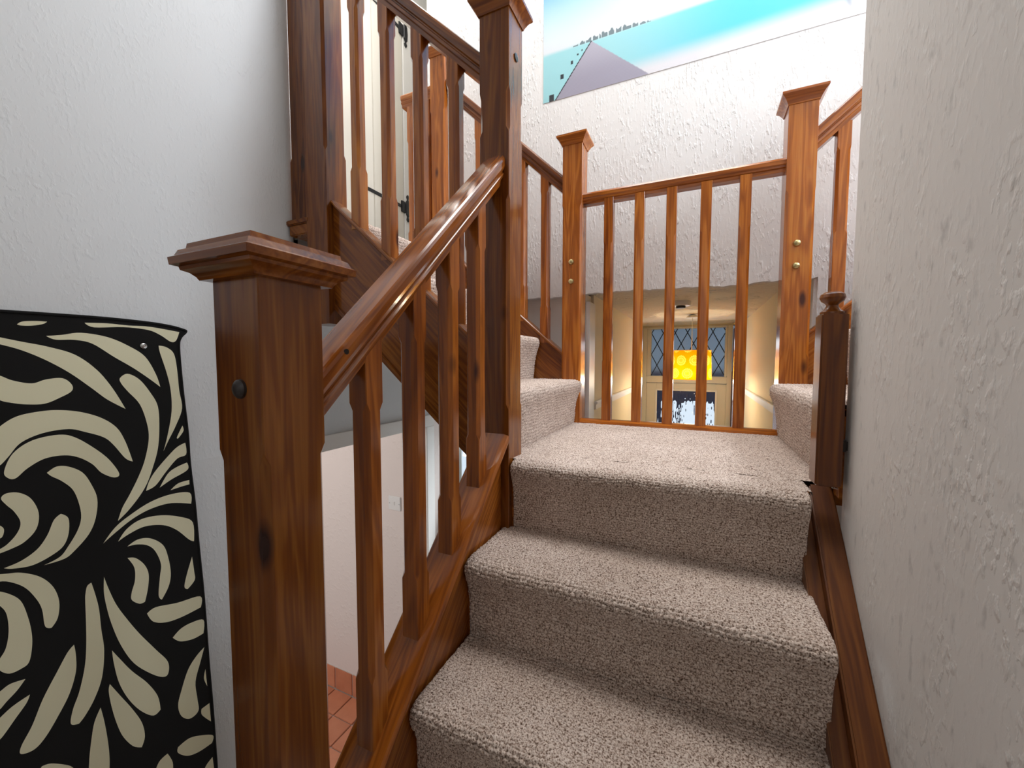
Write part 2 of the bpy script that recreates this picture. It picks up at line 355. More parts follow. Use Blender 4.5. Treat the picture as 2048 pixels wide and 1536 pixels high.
# ------------------------------------------------------------ front door, transom, porch
def front_door():
    d = thing('door_1', ((XD0+XD1)/2, 3.62, ZF), None, None); struct(d)
    y0, y1 = 3.605, 3.645; gx0, gx1, gz0, gz1 = .196, .747, -1.15, -.012
    m = MB().box(XD0+.012, gx0, y0, y1, ZF+.01, .062).box(gx1, XD1-.012, y0, y1, ZF+.01, .062).box(gx0, gx1, y0, y1, gz1, .062).box(gx0, gx1, y0, y1, ZF+.01, gz0)
    m.obj('door_leaf', M['door_paint'], d, bevel=.003)
    b = MB()
    for q in ((gx0-.012, gx0+.006, gz0, gz1+.012), (gx1-.006, gx1+.012, gz0, gz1+.012)): b.box(q[0], q[1], y0-.008, y0+.004, q[2], q[3])
    b.box(gx0, gx1, y0-.008, y0+.004, gz1-.004, gz1+.012).box(gx0, gx1, y0-.008, y0+.004, gz0-.012, gz0+.006)
    b.obj('glazing_bead', M['white_paint'], d, bevel=.002)
    MB().box(gx0, gx1, 3.62, 3.626, gz0, gz1).obj('pane', M['glass_wavy'], d)
    h = lathe([(0, 0), (.022, 0), (.022, .006), (.008, .010), (.008, .035), (.016, .04), (.018, .05), (0, .056)], (XD1-.05, y0, -.98), 16, 'y').obj('door_knob', M['brass'], d)
    # frame with the transom light
    t = thing('window_3', ((XD0+XD1)/2, 3.62, .07), None, None); struct(t)
    tx0, tx1, tz0, tz1 = .135, .815, .135, .615
    f = MB().box(XD0-.03, XD0+.012, 3.585, 3.69, ZF, .635).box(XD1-.012, XD1+.03, 3.585, 3.69, ZF, .635).box(XD0+.012, XD1-.012, 3.585, 3.69, tz1, .635).box(XD0+.012, XD1-.012, 3.585, 3.69, .067, tz0)
    f.box(XD0+.012, tx0, 3.6, 3.67, tz0, tz1).box(tx1, XD1-.012, 3.6, 3.67, tz0, tz1)
    f.obj('window_frame', M['door_paint'], t, bevel=.003)
    MB().box(tx0, tx1, 3.63, 3.634, tz0, tz1).obj('pane', M['glass_clear'], t)
    # diamond lead came
    px, pz = .1145, .22; L = MB()
    def seg(a, b, w=.0042):
        d_ = Vector((b[0]-a[0], 0, b[1]-a[1])); l = d_.length
        if l < .004: return
        d_ /= l; nn = Vector((-d_.z, 0, d_.x))*w; A, B = Vector((a[0], 3.626, a[1])), Vector((b[0], 3.626, b[1]))
        L.rings([[tuple(A+nn), tuple(A-nn), tuple(A-nn+Vector((0, -.005, 0))), tuple(A+nn+Vector((0, -.005, 0)))], [tuple(B+nn), tuple(B-nn), tuple(B-nn+Vector((0, -.005, 0))), tuple(B+nn+Vector((0, -.005, 0)))]])
    for s in (1, -1):
        for k in range(-12, 14):
            # line through (tx0+k*px, tz0) with slope s*pz/(px/1)
            x0_ = tx0+k*px; m_ = s*pz/px
            pts = []
            ta = tx0; za = tz0+(ta-x0_)*m_; tb = tx1; zb = tz0+(tb-x0_)*m_
            # clip
            lo, hi = 0.0, 1.0; dz = zb-za
            if abs(dz) > 1e-9:
                t0, t1 = sorted(((tz0-za)/dz, (tz1-za)/dz)); lo, hi = max(lo, t0), min(hi, t1)
            if hi > lo: seg((ta+(tb-ta)*lo, za+dz*lo), (ta+(tb-ta)*hi, za+dz*hi))
    L.obj('lead_came', M['lead'], t, angle=0)
front_door()
block('wall_porch', M['navy'], (-1.3, .17, 4.9, 5.0, ZF, 1.6), (.80, 2.4, 4.9, 5.0, ZF, 1.6), (.17, .80, 4.9, 5.0, -.235, .16), (.17, .80, 4.9, 5.0, ZF, -.72), (.33, .38, 4.9, 5.0, -.72, -.235), (.60, .65, 4.9, 5.0, -.72, -.235))
block('ceiling_porch', M['porch'], (-1.3, 2.4, 3.75, 4.9, .80, .86))
block('trim_porch_panel', M['porch'], (-1.3, 2.4, 4.86, 4.9, .16, .80))

# small dark meter cupboard edge beside the door frame
tag(MB().box(.882, .905, 3.52, 3.6, ZF-.006, .60).obj('upright_board', M['newel'], bevel=.003), 'narrow dark upright board right of the front door frame', 'board')
LEAVES = [[(-0.46,0.368),(-0.452,0.375),(-0.432,0.378),(-0.414,0.378),(-0.421,0.372),(-0.438,0.367),(-0.454,0.366)],
[(-0.351,0.381),(-0.309,0.383),(-0.266,0.381),(-0.22,0.381),(-0.152,0.371),(-0.161,0.346),(-0.174,0.342),(-0.197,0.359),(-0.225,0.372),(-0.277,0.376),(-0.334,0.371)],
[(-0.417,0.345),(-0.391,0.349),(-0.358,0.356),(-0.31,0.348),(-0.269,0.327),(-0.235,0.299),(-0.213,0.251),(-0.204,0.214),(-0.226,0.236),(-0.26,0.267),(-0.3,0.298),(-0.339,0.33),(-0.37,0.338),(-0.402,0.337)],
[(-0.507,0.343),(-0.485,0.338),(-0.455,0.33),(-0.415,0.32),(-0.371,0.302),(-0.334,0.265),(-0.306,0.217),(-0.282,0.16),(-0.317,0.188),(-0.346,0.22),(-0.382,0.258),(-0.42,0.289),(-0.456,0.311),(-0.486,0.323),(-0.507,0.33)],
[(-0.517,0.269),(-0.489,0.255),(-0.472,0.244),(-0.444,0.236),(-0.422,0.244),(-0.395,0.246),(-0.38,0.23),(-0.381,0.214),(-0.401,0.2),(-0.426,0.188),(-0.454,0.189),(-0.477,0.195),(-0.492,0.202),(-0.519,0.224)],
[(-0.29,0.242),(-0.274,0.253),(-0.25,0.237),(-0.228,0.201),(-0.212,0.16),(-0.211,0.099),(-0.217,0.039),(-0.231,-0.012),(-0.245,-0.051),(-0.263,-0.082),(-0.289,-0.114),(-0.31,-0.133),(-0.3,-0.102),(-0.283,-0.07),(-0.263,-0.028),(-0.247,0.016),(-0.236,0.073),(-0.239,0.119),(-0.252,0.17),(-0.276,0.207),(-0.288,0.228)],
[(-0.203,0.33),(-0.185,0.326),(-0.168,0.308),(-0.162,0.265),(-0.159,0.202),(-0.154,0.148),(-0.171,0.1),(-0.191,0.059),(-0.204,0.031),(-0.193,0.072),(-0.18,0.142),(-0.18,0.204),(-0.188,0.256),(-0.201,0.311)],
[(-0.155,0.097),(-0.153,0.081),(-0.167,0.061),(-0.17,0.065)],
[(-0.15,0.045),(-0.149,0.01),(-0.172,0.002),(-0.2,-0.029),(-0.226,-0.062),(-0.248,-0.071),(-0.24,-0.046),(-0.224,-0.02),(-0.195,0.013),(-0.171,0.036)],
[(-0.148,-0.015),(-0.147,-0.037),(-0.188,-0.055),(-0.217,-0.071),(-0.197,-0.037),(-0.176,-0.023)],
[(-0.144,-0.069),(-0.144,-0.082),(-0.165,-0.083),(-0.192,-0.086),(-0.172,-0.071)],
[(-0.51,0.122),(-0.494,0.145),(-0.471,0.163),(-0.442,0.17),(-0.408,0.171),(-0.368,0.162),(-0.33,0.142),(-0.302,0.113),(-0.286,0.073),(-0.273,0.017),(-0.288,0.029),(-0.31,0.069),(-0.328,0.092),(-0.361,0.111),(-0.39,0.123),(-0.432,0.12),(-0.466,0.104),(-0.485,0.077),(-0.498,0.06),(-0.513,0.052)],
[(-0.493,0.045),(-0.479,0.082),(-0.449,0.106),(-0.407,0.112),(-0.38,0.101),(-0.347,0.068),(-0.32,0.032),(-0.302,-0.009),(-0.313,-0.016),(-0.336,0.002),(-0.352,0.028),(-0.375,0.05),(-0.4,0.061),(-0.432,0.06),(-0.459,0.044),(-0.477,0.026),(-0.488,0.029)],
[(-0.43,0.026),(-0.414,0.037),(-0.394,0.032),(-0.371,0.012),(-0.357,-0.02),(-0.347,-0.062),(-0.352,-0.11),(-0.366,-0.146),(-0.392,-0.176),(-0.411,-0.189),(-0.444,-0.189),(-0.418,-0.181),(-0.403,-0.161),(-0.386,-0.13),(-0.378,-0.1),(-0.38,-0.065),(-0.389,-0.027),(-0.406,-0.001),(-0.423,0.016)],
[(-0.5,-0.013),(-0.492,-0.004),(-0.474,-0.008),(-0.457,-0.027),(-0.447,-0.063),(-0.452,-0.099),(-0.471,-0.122),(-0.492,-0.13),(-0.515,-0.134),(-0.514,-0.127),(-0.497,-0.118),(-0.481,-0.098),(-0.475,-0.075),(-0.483,-0.048),(-0.493,-0.03)],
[(-0.513,-0.066),(-0.504,-0.072),(-0.499,-0.083),(-0.503,-0.099),(-0.514,-0.099)],
[(-0.503,-0.168),(-0.478,-0.163),(-0.453,-0.147),(-0.436,-0.121),(-0.424,-0.089),(-0.412,-0.078),(-0.4,-0.093),(-0.401,-0.129),(-0.411,-0.157),(-0.432,-0.172),(-0.462,-0.181),(-0.491,-0.175)],
[(-0.524,-0.173),(-0.5,-0.182),(-0.479,-0.19),(-0.451,-0.214),(-0.432,-0.248),(-0.424,-0.288),(-0.428,-0.326),(-0.439,-0.344),(-0.449,-0.334),(-0.452,-0.291),(-0.461,-0.258),(-0.477,-0.224),(-0.501,-0.199),(-0.524,-0.189)],
[(-0.525,-0.206),(-0.502,-0.225),(-0.483,-0.253),(-0.474,-0.296),(-0.47,-0.337),(-0.471,-0.37),(-0.477,-0.402),(-0.489,-0.409),(-0.506,-0.408),(-0.519,-0.391),(-0.521,-0.372),(-0.509,-0.349),(-0.503,-0.313),(-0.504,-0.273),(-0.512,-0.249),(-0.526,-0.227)],
[(-0.341,-0.181),(-0.317,-0.149),(-0.288,-0.128),(-0.24,-0.105),(-0.189,-0.098),(-0.144,-0.108),(-0.142,-0.142),(-0.191,-0.124),(-0.236,-0.124),(-0.277,-0.137),(-0.315,-0.161)],
[(-0.312,-0.188),(-0.293,-0.161),(-0.261,-0.146),(-0.217,-0.151),(-0.171,-0.172),(-0.14,-0.2),(-0.139,-0.259),(-0.152,-0.248),(-0.181,-0.208),(-0.213,-0.181),(-0.255,-0.169),(-0.29,-0.177)],
[(-0.294,-0.209),(-0.272,-0.199),(-0.244,-0.207),(-0.216,-0.238),(-0.205,-0.281),(-0.201,-0.33),(-0.208,-0.365),(-0.225,-0.394),(-0.232,-0.378),(-0.227,-0.327),(-0.223,-0.291),(-0.234,-0.249),(-0.25,-0.225),(-0.273,-0.212)],
[(-0.295,-0.24),(-0.279,-0.247),(-0.261,-0.273),(-0.252,-0.305),(-0.255,-0.344),(-0.263,-0.379),(-0.275,-0.378),(-0.291,-0.358),(-0.29,-0.337),(-0.282,-0.308),(-0.282,-0.272)],
[(-0.146,-0.304),(-0.142,-0.353),(-0.142,-0.379),(-0.161,-0.397),(-0.169,-0.386),(-0.162,-0.353)],
[(-0.26,-0.415),(-0.24,-0.408),(-0.189,-0.424),(-0.129,-0.437),(-0.129,-0.472),(-0.178,-0.473),(-0.217,-0.466),(-0.247,-0.446)],
[(-0.123,-0.516),(-0.125,-0.558),(-0.153,-0.558),(-0.186,-0.544),(-0.204,-0.521),(-0.184,-0.507),(-0.156,-0.505)],
[(-0.343,-0.268),(-0.336,-0.302),(-0.323,-0.352),(-0.304,-0.402),(-0.279,-0.46),(-0.245,-0.529),(-0.219,-0.582),(-0.218,-0.616),(-0.229,-0.622),(-0.255,-0.595),(-0.293,-0.536),(-0.318,-0.468),(-0.334,-0.399),(-0.342,-0.345),(-0.345,-0.306)],
[(-0.375,-0.276),(-0.367,-0.271),(-0.361,-0.306),(-0.356,-0.346),(-0.354,-0.401),(-0.351,-0.46),(-0.358,-0.527),(-0.374,-0.572),(-0.392,-0.601),(-0.404,-0.613),(-0.418,-0.602),(-0.413,-0.569),(-0.4,-0.532),(-0.388,-0.477),(-0.383,-0.424),(-0.381,-0.369),(-0.38,-0.315),(-0.379,-0.296)],
[(-0.404,-0.409),(-0.402,-0.439),(-0.404,-0.479),(-0.417,-0.525),(-0.437,-0.563),(-0.459,-0.597),(-0.478,-0.612),(-0.498,-0.605),(-0.497,-0.587),(-0.479,-0.553),(-0.46,-0.504),(-0.435,-0.456),(-0.416,-0.421)],
[(-0.336,-0.47),(-0.323,-0.5),(-0.299,-0.553),(-0.268,-0.61),(-0.246,-0.666),(-0.241,-0.711),(-0.258,-0.715),(-0.285,-0.678),(-0.309,-0.625),(-0.326,-0.566),(-0.334,-0.507)],
[(-0.344,-0.556),(-0.325,-0.603),(-0.303,-0.657),(-0.284,-0.713),(-0.279,-0.758),(-0.287,-0.783),(-0.305,-0.763),(-0.324,-0.719),(-0.335,-0.673),(-0.343,-0.621),(-0.347,-0.574)],
[(-0.364,-0.604),(-0.359,-0.643),(-0.355,-0.691),(-0.353,-0.737),(-0.354,-0.776),(-0.358,-0.821),(-0.392,-0.787),(-0.391,-0.73),(-0.385,-0.678),(-0.377,-0.633)],
[(-0.536,-0.443),(-0.521,-0.438),(-0.506,-0.432),(-0.484,-0.437),(-0.497,-0.454),(-0.513,-0.468),(-0.523,-0.478),(-0.538,-0.485)],
[(-0.539,-0.509),(-0.524,-0.497),(-0.505,-0.485),(-0.479,-0.478),(-0.485,-0.494),(-0.502,-0.516),(-0.518,-0.537),(-0.526,-0.545),(-0.541,-0.553)],
[(-0.124,-0.603),(-0.136,-0.641),(-0.152,-0.695),(-0.149,-0.753),(-0.148,-0.792),(-0.171,-0.798),(-0.192,-0.772),(-0.199,-0.733),(-0.189,-0.694),(-0.17,-0.644),(-0.147,-0.617)],
[(-0.124,-0.675),(-0.121,-0.733),(-0.129,-0.702)],
[(-0.117,-0.792),(-0.115,-0.855),(-0.139,-0.813),(-0.139,-0.793)],
[(-0.111,-0.905),(-0.115,-0.927),(-0.15,-0.923),(-0.181,-0.908),(-0.205,-0.876),(-0.204,-0.859),(-0.176,-0.857),(-0.145,-0.875)],
[(-0.23,-0.855),(-0.219,-0.892),(-0.22,-0.928),(-0.258,-0.891),(-0.251,-0.861)],
[(-0.115,-0.974),(-0.111,-1.036),(-0.141,-1.006),(-0.134,-0.985)],
[(-0.469,-0.663),(-0.454,-0.67),(-0.426,-0.702),(-0.416,-0.723),(-0.435,-0.729),(-0.472,-0.684)]]

# ------------------------------------------------------------ stairs
def nose(y): return (y-Y1+.025)/G*R       # line through the nosings of the lower flight
def strz(y): return -.1328+.952*y         # top of the left string
def lower_stairs():
    s = thing('staircase', (.45, -.4, ZF), 'brown pine staircase flight under the beige carpet, rising to the landing', 'staircase')
    ya, yb = -1.45, YM
    # left string board and its moulded cap
    MB().rings([[(x, y, z) for y, z in ((ya, strz(ya)-.34), (yb, strz(yb)-.34), (yb, strz(yb)-.018), (ya, strz(ya)-.018))] for x in (.028, .066)]).obj('string_board', M['rail_y'], s, bevel=.002)
    sweep([(a, b) for a, b in STRINGCAP], (.0448, ya, strz(ya)), (.0448, yb, strz(yb)), 0).obj('string_cap', M['rail_y'], s, angle=12)
    # right string against the wall
    zr = lambda y: .97*y-.330
    ye = .338
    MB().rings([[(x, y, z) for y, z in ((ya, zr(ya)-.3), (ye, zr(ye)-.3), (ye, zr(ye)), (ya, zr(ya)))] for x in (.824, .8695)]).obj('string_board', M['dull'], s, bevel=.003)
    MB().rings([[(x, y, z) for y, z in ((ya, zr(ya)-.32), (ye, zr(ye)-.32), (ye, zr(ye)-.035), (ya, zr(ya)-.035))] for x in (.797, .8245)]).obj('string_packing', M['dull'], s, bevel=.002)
    # wooden steps below the carpet
    for k in range(0, 8):
        yk = Y1-k*G
        MB().box(.066, .80, yk+.004, yk+.02, -R*(k+1)-.018, -R*k-.02).obj('riser_board', M['level_x'], s)
        if k: MB().box(.066, .80, yk-.015, yk+G+.004, -R*k-.034, -R*k-.018).obj('tread_board', M['level_x'], s)
    return s
lower_stairs()

def landing():
    s = thing('landing_platform', (.45, .62, -.2), 'carpeted quarter landing platform with brown fascia board, between the two side flights', 'landing')
    MB().box(.0, .82, YM+NW, 1.005, -.05, -.018).box(.82, .93, .345, 1.005, -.05, -.018).box(.092, .81, Y1+.004, YM+NW, -.05, -.018).obj('platform_deck', M['level_x'], s)
    MB().box(.09, .858, 1.005, 1.035, -.20, .006).obj('fascia_board', M['level_x'], s, bevel=.002)
landing()

# ---- side flights: strings, treads
def side_string(name, s, x0, x1, y0, y1, top, depth, mat, cap=True, under=True):
    MB().rings([[(x, y, z) for x, z in ((x0, top(x0)-depth), (x1, top(x1)-depth), (x1, top(x1)), (x0, top(x0)))] for y in (y0, y1)]).obj(name, mat, s, bevel=.002)
    yc = (y0+y1)/2
    if cap: sweep(STRINGCAP_N, (x0, yc, top(x0)+.006), (x1, yc, top(x1)+.006), 1).obj('string_cap', mat, s, angle=12)
    if under:
        for yy in (y0-.006, ):
            MB().rings([[(x, y, z) for x, z in ((x0, top(x0)-depth-.004), (x1, top(x1)-depth-.004), (x1, top(x1)-depth+.022), (x0, top(x0)-depth+.022))] for y in (yy, yy+.008)]).obj('string_moulding', mat, s, bevel=.003)
STRINGCAP_N = mirror_prof([(.028, -.014), (.031, -.010), (.031, -.003), (.027, .002), (.0, .004)])
SL = .90
topL = lambda x: .315-.87*x
topR = lambda x: .315+.87*(x-.862)
def left_stairs():
    s = thing('staircase', (-.35, .6, 0), 'dark brown staircase flight rising left from the landing to the upper floor', 'staircase')
    side_string('string_board', s, -.625, NX0, YM+.028, YM+.066, topL, .372, M['rail_x'])
    side_string('string_board', s, -.645, NX0, YR+.028, YR+.066, topL, .372, M['rail_x'])
    MB().rings([[(x, YM+.066, topL(x)-.34), (x, YR+.028, topL(x)-.34), (x, YR+.028, topL(x)-.33), (x, YM+.066, topL(x)-.33)] for x in (-.66, .02)]).obj('soffit_board', M['smooth'], s)
    for k in range(4):
        x = .0582-k*G
        MB().box(x-.022, x-.006, YM+.07, YR+.026, R*k-.018, R*(k+1)-.02).obj('riser_board', M['level_x'], s)
        if k < 3: MB().box(x-G-.006, x+.008, YM+.07, YR+.026, R*(k+1)-.034, R*(k+1)-.018).obj('tread_board', M['level_x'], s)
    return s
left_stairs()
def right_stairs():
    s = thing('staircase', (1.3, .65, 0), 'orange brown staircase flight rising right behind the plain wall edge', 'staircase')
    side_string('string_board', s, NX0+.95, 1.60, YR+.028, YR+.066, topR, .372, M['rail_xr'])
    for k in range(4):
        x = .8637+k*G
        MB().box(x+.006, x+.022, .29, YR+.026, R*k-.018, R*(k+1)-.02).obj('riser_board', M['level_x'], s)
        if k < 3: MB().box(x-.008, x+G+.006, .29, YR+.026, R*(k+1)-.034, R*(k+1)-.018).obj('tread_board', M['level_x'], s)
right_stairs()
tag(MB().box(1.50, 2.9, .285, YB, .66, .79).obj('floor_upper_right', M['smooth']), kind='structure')

# upper landing edge moulding that laps the left wall
t = thing('landing_edge_trim', (-.78, .35, .74), 'brown stepped edge moulding of the upper landing, lapping the left white wall', 'trim')
MB().box(-.835, -.705, .215, YR, .786, .806).obj('nosing_board', M['rail_x'], t, bevel=.004)
MB().box(-.815, -.705, .222, YR, .750, .787).obj('cover_strip', M['rail_x'], t, bevel=.003)

# ------------------------------------------------------------ carpets
def arc(c, r, a0, a1, n=8): return [(c[0]+r*math.cos(a0+(a1-a0)*i/n), c[1]+r*math.sin(a0+(a1-a0)*i/n)) for i in range(n+1)]
def step_profile(n0, n1, run0, top_from=None):
    """in (d, z): d grows in the climbing direction, riser k stands at run0-k*G going down; bottom to top"""
    pts = []
    for k in range(n1, n0-1, -1):             # k steps below the reference level
        d = run0-k*G; z = -k*R; r = .017
        pts += [(d, z-R+.0)]
        pts += arc((d-.012+.0, z-.022), .020, -math.pi*1.02, -math.pi*1.5, 7) if False else [(d-.001, z-.11), (d-.004, z-.085), (d-.011, z-.060), (d-.020, z-.042), (d-.025, z-.027), (d-.022, z-.012), (d-.011, z-.003), (d+.006, z)]
    return pts
def resample(pts, s):
    p = np.array(pts, float); d = np.r_[0, np.cumsum(np.hypot(*np.diff(p, axis=0).T))]
    n = max(2, int(round(d[-1]/s))); t = np.linspace(0, d[-1], n+1)
    q = np.c_[np.interp(t, d, p[:, 0]), np.interp(t, d, p[:, 1])]
    for _ in range(2): q[1:-1] = .25*q[:-2]+.5*q[1:-1]+.25*q[2:]
    tg = np.gradient(q, axis=0); tg /= np.linalg.norm(tg, axis=1)[:, None]
    return q, t, tg
def carpet_strip(pts, w0, w1, mapf, s=.0022, amp=.0036, pu=.0095, pv=.0068, off=0., edge=.006):
    q, t, tg = resample(pts, s); nu = int(round((w1-w0)/s)); u = np.linspace(w0, w1, nu+1)
    U, V = np.meshgrid(u, t); V0 = V; V = V+.0022*np.sin(U*31+2*np.sin(U*11))+.0014*np.sin(U*83+V*40)+10; U = U+.0016*np.sin(V*57+U*20); row = np.floor(V/pv)
    fu = U/pu+.5*(row % 2)+.10*np.sin(row*1.7)+off; ci = np.floor(fu)
    a = (fu-ci)*2-1; b = (V/pv-row)*2-1
    h = np.sqrt(np.clip(1-.72*(a*a+b*b), 0, 1))
    hs = np.sin(ci*127.1+row*311.7)*43758.5453; hs = hs-np.floor(hs); h = h*(.55+.45*hs)
    lump = np.sin(U*61+np.sin(V*47)*1.3)*np.sin(V*53+1)*.0008
    disp = h*amp+lump
    U, V = np.meshgrid(u, t)
    e = np.minimum(np.minimum(U-w0, w1-U)/edge, 1); disp += -.010*(1-np.sqrt(np.clip(1-(1-e)**2, 0, 1)))
    nx, nz = -tg[:, 1], tg[:, 0]
    D = q[:, 0][:, None]+nx[:, None]*disp; Z = q[:, 1][:, None]+nz[:, None]*disp
    P = mapf(U.ravel(), D.ravel(), Z.ravel())
    nr, nc = U.shape; i = np.arange(nr*nc).reshape(nr, nc)
    F = np.stack([i[:-1, :-1], i[:-1, 1:], i[1:, 1:], i[1:, :-1]], -1).reshape(-1, 4)
    return P, F, h.ravel()
def carpet_obj(name, strips, label, loc):
    Ps, Fs, Hs, k = [], [], [], 0
    for P, F, h in strips: Ps.append(P); Fs.append(F+k); Hs.append(h); k += len(P)
    P = np.concatenate(Ps)-np.array(loc); F = np.concatenate(Fs); h = np.concatenate(Hs)
    me = bpy.data.meshes.new(name); me.vertices.add(len(P)); me.vertices.foreach_set('co', P.astype(np.float32).ravel())
    me.loops.add(F.size); me.loops.foreach_set('vertex_index', F.ravel().astype(np.int32))
    me.polygons.add(len(F)); me.polygons.foreach_set('loop_start', (np.arange(len(F))*4).astype(np.int32))
    me.polygons.foreach_set('use_smooth', np.ones(len(F), bool)); me.update(calc_edges=True)
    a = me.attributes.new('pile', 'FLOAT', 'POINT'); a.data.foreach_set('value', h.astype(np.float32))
    me.materials.append(M['carpet']); o = bpy.data.objects.new(name, me); COL.objects.link(o); o.location = loc
    return tag(o, label, 'carpet')
fwd = lambda U, D, Z: np.c_[U, D, Z]
low = step_profile(0, 3, Y1)
iA = [i for i, p in enumerate(low) if abs(p[1]+.2) < 1e-6 and abs(p[0]-Y1) < 1e-6][0]
lowpart = low[:iA]+[(Y1-.002, -R), ]
top = [(Y1, -R+.0)]+low[iA+1:]+[(.30, 0)]
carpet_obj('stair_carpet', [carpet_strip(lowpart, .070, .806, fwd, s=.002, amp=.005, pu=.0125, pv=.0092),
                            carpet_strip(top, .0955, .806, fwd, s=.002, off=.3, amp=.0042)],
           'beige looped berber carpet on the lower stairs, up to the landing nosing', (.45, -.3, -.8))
carpet_obj('landing_carpet', [carpet_strip([(.245, 0), (.345, 0)], .045, .8135, fwd, s=.0026, amp=.0034, edge=.002), carpet_strip([(.338, 0), (1.003, 0)], .045, .872, fwd, s=.0026, amp=.0034)],
           'beige looped carpet on the flat landing before the slatted guard', (.45, .65, 0))
def side_profile(n, x_first):
    pts = [(0, 0)]
    for k in range(n):
        d = k*G; z = (k+1)*R
        if k: pts.append((d, z-R))
        pts += [(d-.005, z-.13), (d-.011, z-.095), (d-.020, z-.062), (d-.028, z-.040), (d-.0305, z-.024), (d-.027, z-.011), (d-.018, z-.003), (d-.004, z)]
    pts.append((n*G-.03, n*R)); return pts
sp = side_profile(3, 0)
mapL = lambda U, D, Z: np.c_[.0582-D, U, Z]
mapR = lambda U, D, Z: np.c_[.8637+D, U, Z]
sp4 = side_profile(4, 0)[:-1]+[(3*G+.06, 4*R)]
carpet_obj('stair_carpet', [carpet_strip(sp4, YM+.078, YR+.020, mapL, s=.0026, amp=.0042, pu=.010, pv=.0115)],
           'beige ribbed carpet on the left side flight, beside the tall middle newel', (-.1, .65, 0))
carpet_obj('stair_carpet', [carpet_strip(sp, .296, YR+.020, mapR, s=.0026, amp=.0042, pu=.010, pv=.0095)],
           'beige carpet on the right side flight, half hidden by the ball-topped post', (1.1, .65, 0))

# ------------------------------------------------------------ newel posts
def dome(c, r, axis, h=.5): return lathe([(0, 0), (r, 0), (r*.96, r*h*.45), (r*.75, r*h*.8), (r*.4, r*h*.97), (0, r*h)], c, 20, axis)
def newel(x0, x1, y0, y1, z0, z1, zones, prof, label, mat='newel', c=.009):
    t = thing('newel_post', ((x0+x1)/2, (y0+y1)/2, z0), label, 'newel post')
    chamfer_post(x0, x1, y0, y1, z0, z1, zones, c=c).obj('post', M[mat], t)
    square_cap(x0, x1, y0, y1, z1, prof).obj('cap', M['level_x' if mat == 'post' else 'cap_dark'], t, angle=28)
    return t
t = newel(NX0, NX1, -.4965, -.405, -1.45, .394, [(-.95, .17)], CAP, 'big dark newel post in the foreground with moulded square cap and black plug')
dome((.050, -.4965, .252), .0125, 'y', .55).obj('plug', M['plug'], t)
t = newel(NX0, NX1, YM, YM+NW, -.42, 1.245, [(.92, 1.04), (.15, .75)], CAPF, 'tallest newel post in the middle, where the lower handrail ends')
lathe([(0, 0), (.011, 0), (.011, .003), (0, .005)], (NX1, .262, 1.14), 16, 'x').obj('plug', M['plug'], t)
t = newel(-.715, -.612, YM, YM+NW, .42, 2.25, [(1.02, 1.9)], CAPF, 'newel post at the top of the left flight, beside the white wall')
t = newel(-.005, .0865, YR, YR+NW, -.22, 1.262, [(.12, 1.0)], CAPF, 'small-looking newel post left of the landing guard, with two brass studs', 'post')
for z in (.740, .652): lathe([(0, 0), (.0125, 0), (.0125, .003), (.010, .009), (.005, .012), (0, .013)], (.040, YR, z), 18, 'y').obj('stud', M['brass'], t)
t = newel(.8575, .949, YR, YR+NW, -.22, 1.222, [(.30, .92)], CAPF, 'newel post right of the landing guard, with two brass studs', 'post')
for z in (.722, .640): lathe([(0, 0), (.0125, 0), (.0125, .003), (.010, .009), (.005, .012), (0, .013)], (.898, YR, z), 18, 'y').obj('stud', M['brass'], t)
t = newel(-.735, -.645, YR, YR+NW, .42, 1.865, [(1.0, 1.6)], CAPF, 'furthest newel post at the top of the left flight, seen through the balusters', 'post')
# post with a turned ball against the right wall
t = thing('newel_post', (.84, .25, .02), 'slim dark post with a turned ball finial against the right wall', 'newel post')
MB().box(.812, .8585, .232, .285, .020, .388).obj('post', M['newel'], t, bevel=.003)
lathe([(0, 0), (.021, 0), (.021, .004), (.016, .008), (.012, .014), (.0105, .018), (.013, .022), (.020, .027), (.023, .034), (.021, .041), (.014, .046), (0, .048)], (.834, .256, .388), 28).obj('ball_finial', M['newel'], t)
MB().box(.8585, .8699, .245, .275, .095, .12).obj('wall_packer', M['plug'], t, bevel=.003)

# ------------------------------------------------------------ banisters
def copy_part(src, d, parent):
    c = src.copy(); COL.objects.link(c); c.parent = parent; c.location = src.location+Vector(d); return c
B = .0405
def row(parent, x0, y0, z0, z1, zones, steps, mat='post'):
    first = chamfer_post(x0, x0+B, y0, y0+B, z0, z1, zones, c=.0085).obj('baluster', M[mat], parent)
    for s in steps: copy_part(first, s, parent)
# lower left: handrail and four balusters
rz = lambda y: .645+.952*y
t = thing('banister', (.045, -.1, -.45), 'lower dark banister between foreground newel and tall middle newel, carpet alongside', 'banister')
sweep(RAIL, (.045, -.405, rz(-.405)), (.045, YM, rz(YM)), 0).obj('handrail', M['rail_y'], t, angle=14)
MB().rings([[(.0795, -.352+.0045*math.cos(a), .302+.0045*math.sin(a)) for a in [k*math.pi/6 for k in range(12)]], [(.0755, -.352+.0045*math.cos(a), .302+.0045*math.sin(a)) for a in [k*math.pi/6 for k in range(12)]]]).obj('screw_hole', M['hole'], t)
y0 = -.300
row(t, .0255, y0, strz(y0)-.006, rz(y0)-.03, [(strz(y0)+.13, rz(y0)-.145)], [(0, .1295*k, .1295*k*.952) for k in range(1, 4)], 'post_dark')
